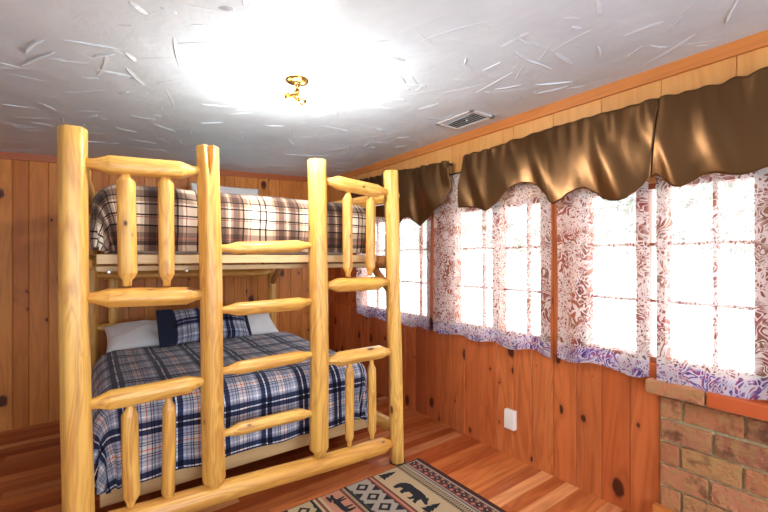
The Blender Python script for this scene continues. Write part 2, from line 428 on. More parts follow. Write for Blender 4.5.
# back wall
bm = bmesh.new()
box(bm, (LX - 0.1, BY + 0.016, -0.05), (WX + 0.1, BY + 0.11, 2.5))
c = LX
rw = random.Random(5)
while c < WX:
    w = rw.choice((0.10, 0.125, 0.14, 0.155))
    b = min(c + w, WX + 0.02)
    if b - c > 0.02: board(bm, 'X', c + 0.0005, b - 0.0005, lambda q: 0.0, lambda q: CZ(q, BY) + 0.02, BY, 0.018)
    c += w
struct(link('wall_back', bm, M['backwall']))

# window openings on the right wall: (y0, y1, z0, z1)
ZB, ZT = 0.84, 1.79
WIN = [(2.555, 3.74), (1.455, 2.335), (0.425, 1.25)]
bm = bmesh.new()
ys = sorted([FY - 0.1, BY + 0.1] + [q for w in WIN for q in w])
for a, b in zip(ys, ys[1:]):
    hole = any(abs(a - w[0]) < 1e-6 for w in WIN)
    if hole:
        box(bm, (WX + 0.016, a, -0.05), (WX + 0.13, b, ZB)); box(bm, (WX + 0.016, a, ZT), (WX + 0.13, b, 2.5))
    else: box(bm, (WX + 0.016, a, -0.05), (WX + 0.13, b, 2.5))
brk = [0.825 + 0.15 * k for k in range(-20, 30)]
brk = sorted([q for q in brk if FY < q < BY] + [FY, BY])
def add_boards(lo, hi, z0, z1f, step=1, mi=0):
    bs = sorted({lo, hi} | {q for i, q in enumerate(brk) if lo + 0.02 < q < hi - 0.02 and (step == 1 or round((q - 0.825) / 0.15) % step == 0)})
    for a, b in zip(bs, bs[1:]):
        board(bm, 'Y', a + 0.0005, b - 0.0005, lambda q: z0, z1f, WX, 0.018)
        if mi:
            bm.faces.ensure_lookup_table()
            for f in bm.faces[-7:]: f.material_index = mi
add_boards(FY, BY, 0.0, lambda q: ZB)
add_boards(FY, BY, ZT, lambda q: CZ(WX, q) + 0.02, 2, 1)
for a, b in zip(ys, ys[1:]):
    if not any(abs(a - w[0]) < 1e-6 for w in WIN): add_boards(max(a, FY), min(b, BY), ZB, lambda q: ZT)
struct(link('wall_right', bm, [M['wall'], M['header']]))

# ceiling with trowel ridges
bm = bmesh.new()
cv = [(LX - 0.1, FY - 0.1), (WX + 0.1, FY - 0.1), (WX + 0.1, BY + 0.1), (LX - 0.1, BY + 0.1)]
lo = [bm.verts.new((x, y, CZ(x, y))) for x, y in cv]; hi = [bm.verts.new((x, y, CZ(x, y) + 0.1)) for x, y in cv]
bm.faces.new(list(reversed(lo))); bm.faces.new(hi)
for i in range(4): bm.faces.new((lo[i], lo[(i + 1) % 4], hi[(i + 1) % 4], hi[i]))
rc = random.Random(3)
for k in range(950):
    cx, cy = rc.uniform(LX, WX - 0.05), rc.uniform(0.2, BY - 0.05)
    L = rc.choice((0.06, 0.09, 0.12, 0.16, 0.22, 0.32)); an = rc.choice((rc.gauss(0.3, 0.5), rc.gauss(-0.7, 0.5), rc.uniform(0, 3.14))); w = rc.uniform(0.004, 0.011); hgt = rc.choice((0.001, 0.0018, 0.0028, 0.0045, 0.006))
    bend = rc.uniform(-0.3, 0.3); n = 8
    prev = None
    for i in range(n + 1):
        t = i / n - 0.5
        a2 = an + bend * t
        px, py = cx + math.cos(a2) * L * t, cy + math.sin(a2) * L * t
        nx, ny = -math.sin(a2), math.cos(a2)
        s = math.sqrt(max(0.0, 1 - (2 * t) ** 2)) * rc.uniform(0.75, 1.1)
        ww = w * (0.35 + 0.65 * s)
        A = Vector((px - nx * ww * 2.2, py - ny * ww * 2.2, 0)); B = Vector((px, py, 0)); C = Vector((px + nx * ww * 0.7, py + ny * ww * 0.7, 0))
        tri = [bm.verts.new((p.x, p.y, CZ(p.x, p.y) + 0.0006 - dz)) for p, dz in ((A, 0), (B, hgt * s), (C, 0))]
        if prev:
            for q in (0, 1): bm.faces.new((prev[q], tri[q], tri[q + 1], prev[q + 1]))
        prev = tri
bmesh.ops.recalc_face_normals(bm, faces=bm.faces[:6])
struct(link('ceiling', bm, M['ceiling']))

# ceiling trims
bm = bmesh.new()
vs = box(bm, (WX - 0.02, FY, 2.31), (WX, BY - 0.018, 2.4))
for v in vs:
    v.co.z = CZ(WX, v.co.y) - (0.066 if v.co.z < 2.35 else -0.01)
struct(link('trim_1', bm, M['trim_y']))
bm = bmesh.new()
vs = box(bm, (LX, BY - 0.018, 2.2), (WX, BY, 2.4))
for v in vs: v.co.z = CZ(v.co.x, BY) - (0.056 if v.co.z < 2.3 else -0.01)
struct(link('trim_2', bm, M['trim_x']))

# walls out of frame, with unseen window openings added to let in fill light
def holed_wall(name, axis, pos, thick, lo, hi, holes, z1=2.5):
    bm = bmesh.new()
    e = sorted([lo, hi] + [q for h in holes for q in h[:2]])
    for a, b in zip(e, e[1:]):
        hs = [h for h in holes if abs(h[0] - a) < 1e-6]
        segs = [(-0.05, hs[0][2]), (hs[0][3], z1)] if hs else [(-0.05, z1)]
        for s0, s1 in segs:
            if axis == 'X': box(bm, (pos, a, s0), (pos + thick, b, s1))
            else: box(bm, (a, pos, s0), (b, pos + thick, s1))
    return struct(link(name, bm, M['plain']))
FW = [(-0.7, 1.9, 0.7, 2.1)]  # added opening in the front wall, sized for the fill it gives
LW = [(-1.5, -0.75, 0.9, 2.0)]  # added opening in the left wall, sized the same way
holed_wall('wall_front', 'Y', FY - 0.1, 0.1, LX - 0.1, WX + 0.016, FW)
holed_wall('wall_left', 'X', LX - 0.1, 0.1, FY, BY + 0.1, LW)

# outside: pale ground and a wooded slope
M['ground'] = simple('sunlit pale ground', (0.75, 0.73, 0.70), 0.9)
m, nt, out = newmat('wooded slope'); g = G(nt)
oc = g.n('ShaderNodeTexCoord').outputs['Object']
nn, _ = g.noise(oc, 1.6, 5.0, 0.7)
zz = g.math('ADD', g.sep(oc)[2], g.math('MULTIPLY', nn, 0.8))
tree_col = g.ramp(nn, [(0.35, (0.09, 0.11, 0.075)), (0.55, (0.20, 0.21, 0.18)), (0.7, (0.33, 0.32, 0.30))])
nt.links.new(g.bsdf(g.mix(g.ramp(g.math('MULTIPLY', zz, 0.2), [(0.33, 0.0), (0.37, 1.0)]), (0.75, 0.73, 0.70), tree_col), 0.9), out.inputs[0]); M['slope'] = m
bm = bmesh.new(); box(bm, (WX + 0.2, -18, -0.5), (30, 24, -0.3)); struct(link('ground', bm, M['ground']))
bm = bmesh.new()
grid_mesh(bm, 60, 14, lambda p, q: (WX + 10 + 7 * q + 1.2 * noise.noise(Vector((p * 24, q * 5, 1))), -16 + 38 * p, -0.4 + 6.5 * q + 0.9 * noise.noise(Vector((p * 30, q * 6, 4)))))
struct(link('hills', bm, M['slope']))

# windows
def window(name, plane, a0, a1, z0, z1, glass, stiles_extra, bars, axis='X', zrows=()):
    root = bpy.data.objects.new(name, None); COL.objects.link(root); struct(root)
    root.location = (plane, (a0 + a1) / 2, z0) if axis == 'X' else ((a0 + a1) / 2, plane, z0)
    L = root.location
    def P(d0, d1, c0, c1, h0, h1):
        if axis == 'X': return (plane + d0 - L.x, c0 - L.y, h0 - L.z), (plane + d1 - L.x, c1 - L.y, h1 - L.z)
        return (c0 - L.x, plane + d0 - L.y, h0 - L.z), (c1 - L.x, plane + d1 - L.y, h1 - L.z)
    bm = bmesh.new()
    cuts = sorted([a0] + [q for gl in glass for q in gl] + [a1])
    for i in range(0, len(cuts), 2):
        if cuts[i + 1] - cuts[i] > 0.004: box(bm, *P(0.02, 0.10, cuts[i], cuts[i + 1], z0, z1))
    box(bm, *P(0.02, 0.10, a0, a1, z0, z0 + 0.03)); box(bm, *P(0.02, 0.10, a0, a1, z1 - 0.03, z1))
    link('window_frame', bm, M['frame'], root)
    bm = bmesh.new()
    for q in bars: box(bm, *P(0.045, 0.075, q - 0.007, q + 0.007, z0 + 0.03, z1 - 0.03))
    for h in zrows:
        for gl in glass: box(bm, *P(0.047, 0.073, gl[0], gl[1], h - 0.008, h + 0.008))
    link('muntins', bm, M['frame'], root)
    for gl in glass:
        bm = bmesh.new(); box(bm, *P(0.058, 0.062, gl[0], gl[1], z0 + 0.03, z1 - 0.03)); link('pane', bm, M['glass'], root)
    return root
ROWS = (1.165, 1.468)
window('window_1', WX, *WIN[0], ZB, ZT, [(2.64, 3.14), (3.20, 3.70)], None, [2.76, 3.45], zrows=ROWS)
window('window_2', WX, *WIN[1], ZB, ZT, [(1.527, 1.857), (1.92, 2.304)], None, [1.64, 2.03], zrows=ROWS)
window('window_3', WX, *WIN[2], ZB, ZT, [(0.466, 0.813), (0.852, 0.900), (0.950, 1.22)], None, [0.615], zrows=ROWS)
window('fill_window_4', FY - 0.1, FW[0][0], FW[0][1], FW[0][2], FW[0][3], [(-0.66, 0.57), (0.63, 1.86)], None, [], axis='Y')  # unseen window added behind the camera for fill light
window('fill_window_5', LX - 0.1, LW[0][0], LW[0][1], LW[0][2], LW[0][3], [(-1.46, -1.145), (-1.105, -0.79)], None, [])  # second unseen window, added for fill from the left

# brick below the right-hand window
BYE = 0.825
bm = bmesh.new()
box(bm, (WX - 0.006, FY, 0.0), (WX - 0.0005, BYE, 0.70), 1)
rb = random.Random(8)
rows = 6; bh = 0.69 / rows
for r in range(rows):
    z0 = r * bh + 0.006; z1 = (r + 1) * bh - 0.006
    y1 = BYE - 0.001
    first = (0.09 if r % 2 else 0.225) * rb.uniform(0.9, 1.12)
    L = first
    while y1 > FY + 0.02:
        y0 = max(y1 - L, FY)
        d = rb.uniform(0.018, 0.030)
        vs = box(bm, (WX - d, y0 + rb.uniform(0.004, 0.009), z0 + rb.uniform(-0.002, 0.002)), (WX - 0.003, y1 - 0.005, z1 + rb.uniform(-0.003, 0.003)), 0, 0.006)
        y1 = y0; L = 0.232 * rb.uniform(0.92, 1.06)
wb = struct(link('wall_right_brick', bm, [M['brick'], M['mortar']]))
bm = bmesh.new()
y1 = BYE + 0.05
cols = [0, 2, 0, 0, 0, 0]
box(bm, (WX - 0.045, FY, 0.706), (WX - 0.0005, BYE + 0.045, 0.762), 1)
i = 0
while y1 > FY + 0.05:
    L = 0.255 if i == 0 else 0.235
    y0 = max(y1 - L, FY)
    box(bm, (WX - 0.075, y0 + 0.004, 0.702), (WX - 0.003, y1 - 0.004, 0.768), 2 if i == 1 else 0, 0.006)
    y1 = y0; i += 1
struct(link('trim_3', bm, [M['brick'], M['mortar'], M['redbrick']]))
bm = bmesh.new(); box(bm, (WX - 0.06, FY, 0.0), (WX - 0.024, 0.842, 0.13), 0, 0.003)
struct(link('baseboard_right', bm, M['trim_y']))

# ------------------------------------------------------------------ log bunk bed
bunk = thing('log_bunk_bed', (0.82, 3.2, 0), 'peeled pine log bunk bed with ladder rungs and railed end towards the room', 'bunk bed')
TOPZ = 1.985
def gp(u, v): return front(u, v)
p1t, p1b = front(74, 128), front(78.5, 576)
p2t, p2b = front(208, 146.5), front(214.5, 489)
p3t, p3b = front(317, 160), front(320, 456)
p4t, p4b = front(391.5, 171), front(397.5, 463)
p1b.z = p4b.z = 0.004
log('post', p1b, p1t, 0.061, 0.055, parent=bunk)
log('post', p4b, p4t, 0.050, 0.054, parent=bunk)
cr = log('post', p2b, p2t, 0.055, 0.053, (0.05, 0), parent=bunk, crack=((-0.10, -1.0, 0.0), 0.15, 0.5), kern=0.6)
log('post', p3b, p3t, 0.058, 0.057, (0.05, 0), parent=bunk, kern=0.6)
BL_, BR_ = Vector((0.0, 4.255, 0.004)), Vector((1.60, 4.245, 0.004))
log('post', BL_, BL_ + Vector((0, 0, 1.96)), 0.055, 0.052, parent=bunk)
log('post', BR_, BR_ + Vector((0, 0, 1.96)), 0.045, 0.043, parent=bunk)
for pb in (p1b, p4b, BL_, BR_):
    bm = bmesh.new(); lathe(bm, [(0.05, 0.0), (0.053, 0.002), (0.053, 0.005), (0.05, 0.006)], 20)
    link('foot_pad', bm, M['pad'], bunk, Vector((pb.x, pb.y, 0)) - bunk.location)

TN = 0.088
def rail(a, b, r, name='rail', r1=None, t=TN): return log(name, a, b, r, r1, (t, t), bunk, kern=0.55)
# ladder-side rails, left bay / right bay / bottom
rail(front(84, 163), front(200, 171.5), 0.046)
rail(front(84, 298), front(206, 294.5), 0.045)
rail(front(85, 405.5), front(208, 379.5), 0.045)
rail(front(325, 181), front(387, 192.5), 0.046, t=0.082)
rail(front(325, 285.5), front(389, 282), 0.045, t=0.082)
rail(front(326, 361), front(391, 351), 0.045, t=0.082)
log('rail', front(82, 531), front(394, 442.5), 0.060, 0.055, (0.09, 0.09), bunk)
# ladder rungs
for (a, b) in (((219, 248.5), (312, 245.5)), ((219, 310.5), (313, 301.5)), ((220, 371.5), (314, 354)), ((221, 434), (315, 412))):
    rail(front(*a), front(*b), 0.036, 'ladder_rung', t=0.088)
# balusters
for (a, b, r) in (((127, 286), (126, 170), 0.045), ((166.5, 286), (166, 172), 0.042),
                  ((131, 508), (130, 403), 0.041), ((168.5, 503), (169, 396), 0.036),
                  ((348, 277), (348, 190), 0.037), ((370, 276), (371, 193), 0.037),
                  ((349.5, 446), (349.5, 362), 0.035), ((372, 439), (371.5, 360), 0.034)):
    log('baluster', front(*a), front(*b), r * 0.88, None, (0.055, 0.055), bunk, kern=0.5)
# head end
rail((0.0, 4.25, 1.24), (1.6, 4.24, 1.24), 0.042)
rail((0.0, 4.25, 0.787), (1.6, 4.24, 0.787), 0.036)
rail((0.0, 4.25, 0.20), (1.6, 4.24, 0.20), 0.045)
rail((0.0, 4.25, 1.88), (1.6, 4.24, 1.88), 0.042)
for x in (0.155, 0.955):
    log('baluster', (x, 4.25, 0.80), (x, 4.245, 1.235), 0.042, None, (0.045, 0.045), bunk, kern=0.62)
# long sides
def side(a, b, z, r, mat='log'): return log('side_rail', (a[0], a[1], z), (b[0], b[1], z), r, None, (TN, TN), bunk, mat)
A1, A4 = (p1b.x, p1b.y), (p4b.x, p4b.y)
for z, r in ((1.80, 0.046), (1.365, 0.05), (0.225, 0.045)):
    side(A1, (0.0, 4.25), z, r); side(A4, (1.60, 4.245), z + (0.02 if z > 1.7 else 0), r, 'redlog' if 1 < z < 1.5 else 'log')
# corner braces on the right side
def brace(post, yb, s):
    log('brace', (post[0], post[1] + s * 0.03, 1.13), (post[0] - 0.01, post[1] + s * 0.30, 1.345), 0.03, None, (0, 0), bunk, 'redlog')
brace(A4, 0, 1); brace((1.60, 4.245), 0, -1)
# deck boards
def plank(a, b, parts_name='deck_plank', mat='plank'):
    bm = bmesh.new(); c = Vector(((a[0] + b[0]) / 2, (a[1] + b[1]) / 2, (a[2] + b[2]) / 2))
    box(bm, Vector(a) - c, Vector(b) - c, 0, 0.004); return link(parts_name, bm, M[mat], bunk, c - bunk.location)
plank((0.035, 2.43, 0.155), (1.655, 2.47, 0.25), 'foot_plank')
plank((0.02, 2.30, 1.366), (1.62, 2.335, 1.412), 'foot_plank')
plank((0.02, 2.40, 1.328), (1.62, 2.43, 1.355), 'foot_plank')
for i in range(9):
    y = 2.50 + i * 0.19
    plank((0.03, y, 1.398), (1.61, y + 0.12, 1.416), 'slat'); plank((0.03, y, 0.232), (1.61, y + 0.12, 0.25), 'slat')
for u, v in ((109, 272), (187, 270.5)):
    k = (u - 384) / 400; z = 2.395 / (CA - SA * k)
    bm = bmesh.new(); lathe(bm, [(0.009, 0), (0.009, 0.006), (0.005, 0.010)], 12, 0, Matrix.Rotation(PI / 2, 4, 'X'))
    link('bolt', bm, M['steel'], bunk, Vector((z * (CA * k + SA), 2.402, CAM_H + (257 - v) * z / 400)) - bunk.location)
bm = bmesh.new(); lathe(bm, [(0.02, 0), (0.02, 0.012), (0.012, 0.02)], 12, 0, Matrix.Rotation(PI / 2, 4, 'X'))
link('bolt', bm, M['steel'], bunk, Vector((1.63, 2.432, 0.205)) - bunk.location)

# ------------------------------------------------------------------ bedding
def mattress(name, a, b, mat, label):
    bm = bmesh.new(); c = Vector(((a[0] + b[0]) / 2, (a[1] + b[1]) / 2, a[2]))
    box(bm, Vector(a) - c, Vector(b) - c, 0, 0.05)
    return tag(link(name, bm, M[mat], None, c, True), label, 'mattress')
mattress('mattress', (0.06, 2.50, 0.252), (1.57, 4.19, 0.575), 'sheet', 'white sheeted lower mattress under the blue plaid comforter')
mattress('mattress', (0.08, 2.42, 1.418), (1.54, 4.18, 1.69), 'sheet', 'upper mattress wrapped by the brown plaid comforter')

def cloth(name, x0, x1, y0, y1, zt, r, dropf, drops, mat, nu, nv, amp, seed, flare=0.03, thick=0.02, zmin=None, puff=0.0, uvo=(0, 0)):
    """cloth lying on a bed, falling over the foot (y0) and both long sides"""
    bm = bmesh.new()
    cx, a = (x0 + x1) / 2, (x1 - x0) / 2 - r
    yb = y0 + r; b = y1 - yb
    T = a + r * PI / 2 + drops - r; S = b + r * PI / 2 + dropf - r
    def pos(p, q):
        t = -T + 2 * T * p; s = S * q
        dx, dy = max(0, abs(t) - a), max(0, s - b); sg = 1 if t > 0 else -1
        X = cx + max(-a, min(a, t)); Y = y1 - min(s, b); Z = zt
        nn = noise.noise(Vector((t * 2.6, s * 2.6, seed))); n2 = noise.noise(Vector((t * 7, s * 7, seed + 5)))
        if dx or dy:
            d = (dx ** 4 + dy ** 4) ** 0.25; h = math.hypot(dx, dy); ux, uy = sg * dx / h, dy / h
            off = r * math.sin(min(d / r, PI / 2)); dz = r * (1 - math.cos(min(d / r, PI / 2)))
            ex = max(0, d - r * PI / 2); dz += ex * 0.99; off += flare * ex
            al = t * uy * 1.0 + s * abs(ux)
            w = min(1, d / r)
            off += w * (amp * 1.1 * nn + amp * 0.5 * n2 + amp * 0.9 * min(1, ex / 0.15) * math.sin(al * 17 + 3 * nn))
            off += puff * math.sin(min(1.0, d / (dropf + 0.4 * r)) * PI)
            X += ux * off; Y -= uy * off; Z -= dz
            if zmin is not None and Z < zmin: Z = zmin + (Z - zmin) * 0.15
            Z += (1 - w) * amp * (nn + 0.5 * n2)
        else:
            Z += amp * (nn + 0.5 * n2)
        return (X - cx, Y - (y0 + y1) / 2, Z - zt)
    def uv(p, q): return (-T + 2 * T * p + uvo[0], S * q + uvo[1])
    grid_mesh(bm, nu, nv, pos, uv)
    bmesh.ops.recalc_face_normals(bm, faces=bm.faces)
    o = link(name, bm, M[mat], None, (cx, (y0 + y1) / 2, zt), True)
    sm = o.modifiers.new('thickness', 'SOLIDIFY'); sm.thickness = thick; sm.offset = -1
    # keep thickness inward whatever the winding
    return o
c1 = cloth('comforter', 0.005, 1.655, 2.385, 3.77, 0.665, 0.15, 0.41, 0.41, 'blue_plaid', 110, 120, 0.014, 2.0, 0.05, 0.02, 0.235)
tag(c1, 'navy and cream plaid comforter hanging over the foot of the lower bunk', 'comforter')
c2 = cloth('comforter', 0.015, 1.60, 2.300, 3.93, 1.770, 0.12, 0.355, 0.32, 'brown_plaid', 110, 110, 0.012, 7.0, 0.0, 0.02, 1.43, 0.01)
tag(c2, 'brown and beige plaid comforter bulging behind the rails of the upper bunk', 'comforter')

def pillow(name, W, H, T, mat, loc, rx, rz, label, seed, flange=None, ry=0.0, group=None):
    bm = bmesh.new(); n = 30
    def side(sg):
        def fn(p, q):
            u, v = 2 * p - 1, 2 * q - 1
            k = max(0.0, (1 - u * u) * (1 - v * v))
            h = T / 2 * k ** 0.42
            pin = 1 - 0.07 * (1 - abs(v)) * 0 - 0.05 * (1 - v * v) * abs(u) ** 3
            x = W / 2 * u * (1 - 0.05 * (1 - v * v)); z = H / 2 * v * (1 - 0.06 * (1 - u * u))
            nn = noise.noise(Vector((u * 1.8 + seed, v * 1.8, sg * 3))) * 0.02 + noise.noise(Vector((u * 5 + seed, v * 5, sg))) * 0.008
            return (x, sg * (h + nn * k ** 0.3), z)
        return fn
    for sg in (-1, 1):
        grid_mesh(bm, n, n, side(sg), lambda p, q: (p * W, q * H))
    bmesh.ops.remove_doubles(bm, verts=bm.verts, dist=0.0008)
    bmesh.ops.recalc_face_normals(bm, faces=bm.faces)
    q = Quaternion((0, 0, 1), rz) @ Quaternion((1, 0, 0), rx) @ Quaternion((0, 1, 0), ry)
    o = link(name, bm, M[mat], None, loc, True, q)
    tag(o, label, 'pillow', group)
    if flange:
        bm = bmesh.new(); e = flange
        box(bm, (-W/2 - e, -0.014, -H/2 - 0.004), (-W/2 + 0.02, 0.014, H/2 + 0.004), 0, 0.006)
        p2 = bmesh.new(); box(p2, (W/2 - 0.012, -0.008, -H/2 + 0.01), (W/2 + 0.014, 0.008, H/2 - 0.01), 0, 0.004); link('piping', p2, M['navy'], o)
        f = link('flange', bm, M['navy'], o); f['label'] = 'navy border of the sham'
    return o
pillow('pillow', 0.66, 0.40, 0.16, 'white', (0.42, 4.01, 0.725), -1.18, 0.03, 'white pillow at the left of the lower bunk head', 1.0)
pillow('pillow', 0.66, 0.40, 0.16, 'white', (1.20, 4.03, 0.73), -1.12, -0.03, 'white pillow at the right of the lower bunk, behind the navy plaid pillow', 4.0)
pillow('pillow', 0.62, 0.34, 0.17, 'blue_sham', (0.85, 3.73, 0.815), -0.72, 0.0, 'navy plaid pillow with dark border leaning on the white pillows', 8.0, 0.10)
pillow('pillow', 0.66, 0.42, 0.17, 'white', (1.08, 4.075, 1.905), -0.25, 0.0, 'white pillow propped at the head of the upper bunk', 12.0)

# ------------------------------------------------------------------ rug
RX0, RX1, RY0, RY1 = 0.10, 1.835, 0.05, 2.095
bm = bmesh.new()
rm = ['cream', 'black', 'burg', 'salmon', 'tan', 'grey', 'bind']; RI = {k: i for i, k in enumerate(rm)}
H0 = 0.008
def quad(x0, x1, y0, y1, k, z=H0): 
    bm.faces.new([bm.verts.new(p) for p in ((x0, y0, z), (x1, y0, z), (x1, y1, z), (x0, y1, z))]).material_index = RI[k]
def poly(pts, k, z=H0 + 0.0012):
    f = bm.faces.new([bm.verts.new((p[0], p[1], z)) for p in pts])
    if f.normal.z < 0 or True:
        f.normal_update()
        if f.normal.z < 0: f.normal_flip()
    f.material_index = RI[k]
    bmesh.ops.triangulate(bm, faces=[f])
box(bm, (RX0, RY0, 0.0005), (RX1, RY1, H0 - 0.0005), RI['bind'])
BEAR = [(-0.50, 0.00), (-0.40, 0.00), (-0.36, 0.16), (-0.28, 0.22), (-0.22, 0.00), (-0.10, 0.00), (-0.12, 0.10), (-0.06, 0.24), (0.12, 0.22), (0.14, 0.10), (0.08, 0.00), (0.20, 0.00), (0.25, 0.14), (0.31, 0.00), (0.42, 0.0), (0.36, 0.14), (0.37, 0.28), (0.48, 0.24), (0.60, 0.20), (0.63, 0.27), (0.54, 0.36), (0.50, 0.46), (0.45, 0.51), (0.41, 0.46), (0.30, 0.52), (0.14, 0.55), (-0.08, 0.54), (-0.30, 0.56), (-0.44, 0.48), (-0.52, 0.34), (-0.53, 0.18)]
MOOSE = [(-0.42, 0.00), (-0.36, 0.00), (-0.34, 0.24), (-0.26, 0.36), (-0.24, 0.0), (-0.18, 0.0), (-0.16, 0.36), (0.14, 0.36), (0.16, 0.0), (0.22, 0.0), (0.23, 0.30), (0.29, 0.0), (0.35, 0.0), (0.32, 0.40), (0.42, 0.44), (0.60, 0.40), (0.66, 0.46), (0.58, 0.56), (0.50, 0.60), (0.62, 0.66), (0.66, 0.80), (0.56, 0.72), (0.54, 0.84), (0.46, 0.72), (0.42, 0.84), (0.36, 0.72), (0.28, 0.82), (0.30, 0.66), (0.40, 0.60), (0.34, 0.58), (0.22, 0.66), (0.10, 0.62), (-0.26, 0.60), (-0.42, 0.54), (-0.46, 0.34)]
TREE = [(-0.03, 0.0), (0.03, 0.0), (0.03, 0.12), (0.36, 0.10), (0.18, 0.34), (0.29, 0.33), (0.13, 0.57), (0.21, 0.56), (0.0, 1.0), (-0.21, 0.56), (-0.13, 0.57), (-0.29, 0.33), (-0.18, 0.34), (-0.36, 0.10), (-0.03, 0.12)]
def fig(shape, x, y, sx, sy, ua, ub):      # ua: axis of the animal's heading along y (+1/-1), ub: its up along x
    poly([(x + ub * sy * q, y + ua * sx * p) for p, q in shape], 'black')
def stripes(x0, x1, ks):
    n = len(ks); w = (x1 - x0) / n
    for i, k in enumerate(ks): quad(x0 + i * w, x0 + (i + 1) * w, RY0 + 0.02, RY1 - 0.006, k)
def teeth(x0, x1, k, step):
    y = RY1 - 0.01
    while y > RY0 + step:
        poly([(x0, y), (x1, y - step * 0.25), (x1, y - step * 0.5), (x0, y - step * 0.75)], k); y -= step
def diamonds(x0, x1, bg, k1, k2):
    quad(x0, x1, RY0 + 0.02, RY1 - 0.006, bg)
    c, hw = (x0 + x1) / 2, (x1 - x0) / 2; y = RY1 - 0.07; st = 0.115
    while y > RY0 + 0.1:
        poly([(c - hw * 0.62, y), (c, y + st * 0.36), (c + hw * 0.62, y), (c, y - st * 0.36)], k1)
        poly([(c - hw * 0.3, y), (c, y + st * 0.17), (c + hw * 0.3, y), (c, y - st * 0.17)], k2, H0 + 0.002)
        for s in (-1, 1):
            xo = c + s * hw
            poly([(xo, y - st * 0.5 + 0.030), (xo - s * hw * 0.62, y - st * 0.5), (xo, y - st * 0.5 - 0.030)], k1)
            poly([(xo, y - 0.018), (xo - s * hw * 0.18, y), (xo, y + 0.018)], k1)
            # zigzag line
            for q in (-1, 1):
                poly([(xo - s * hw * 0.06, y), (xo - s * hw * 0.20, y), (xo - s * hw * 0.94, y + q * st * 0.46), (xo - s * hw * 0.82, y + q * st * 0.5)], k2, H0 + 0.0016)
        y -= st
def border(x0, x1):
    quad(x0, x1, RY0 + 0.02, RY1 - 0.006, 'bind')
    quad(x0 + 0.006, x1 - 0.010, RY0 + 0.02, RY1 - 0.012, 'grey', H0 + 0.0004)
    quad(x0 + 0.016, x1 - 0.022, RY0 + 0.02, RY1 - 0.02, 'burg', H0 + 0.0008)
    y = RY1 - 0.04; rr = random.Random(2)
    i = 0; c, hw = (x0 + x1) / 2, (x1 - x0) / 2 - 0.02
    while y > RY0 + 0.06:
        poly([(c - hw * 0.7, y), (c, y + 0.02), (c + hw * 0.7, y), (c, y - 0.02)], 'black')
        poly([(c - hw * 0.95, y - 0.026), (c - hw * 0.55, y - 0.016), (c - hw * 0.2, y - 0.03), (c - hw * 0.55, y - 0.04)], 'salmon')
        poly([(c + hw * 0.95, y - 0.026), (c + hw * 0.55, y - 0.016), (c + hw * 0.2, y - 0.03), (c + hw * 0.55, y - 0.04)], 'tan')
        poly([(c - hw * 0.25, y), (c, y + 0.008), (c + hw * 0.25, y), (c, y - 0.008)], 'grey', H0 + 0.0018)
        y -= 0.056
border(1.703, 1.813)
stripes(1.617, 1.703, ['cream', 'black', 'tan', 'black', 'grey']); teeth(1.634, 1.651, 'tan', 0.016); teeth(1.668, 1.685, 'cream', 0.016)
quad(1.444, 1.617, RY0 + 0.02, RY1 - 0.006, 'cream')
y = RY1 - 0.05
while y > RY0 + 0.35:
    fig(TREE, 1.462, y, 0.10, 0.135, 1, 1)
    fig(BEAR, 1.475, y - 0.235, 0.225, 0.19, -1, 1)
    y -= 0.44
    fig(TREE, 1.462, y + 0.03, 0.10, 0.135, 1, 1); y -= 0.11
stripes(1.398, 1.444, ['burg', 'salmon', 'burg']); 
diamonds(1.245, 1.398, 'black', 'cream', 'black') if False else diamonds(1.245, 1.398, 'grey', 'black', 'grey')
stripes(1.196, 1.245, ['burg', 'tan', 'black'])
quad(1.07, 1.196, RY0 + 0.02, RY1 - 0.006, 'salmon')
y = RY1 - 0.14
while y > RY0 + 0.2:
    fig(MOOSE, 1.188, y, 0.175, 0.125, 1, -1)
    fig(TREE, 1.186, y - 0.19, 0.09, 0.105, 1, -1)
    y -= 0.33
stripes(1.006, 1.07, ['black', 'cream', 'burg', 'cream'])
diamonds(0.87, 1.006, 'cream', 'black', 'cream')
stripes(0.80, 0.87, ['burg', 'tan', 'black']); quad(0.62, 0.80, RY0 + 0.02, RY1 - 0.006, 'cream')
stripes(0.54, 0.62, ['burg', 'salmon', 'burg']); diamonds(0.39, 0.54, 'grey', 'black', 'grey'); stripes(0.31, 0.39, ['cream', 'black', 'tan', 'black']); border(0.112, 0.31)
rug = link('rug', bm, [M['rug_' + k] for k in rm])
tag(rug, 'woven lodge rug with rows of black bears, moose and fir trees', 'rug')

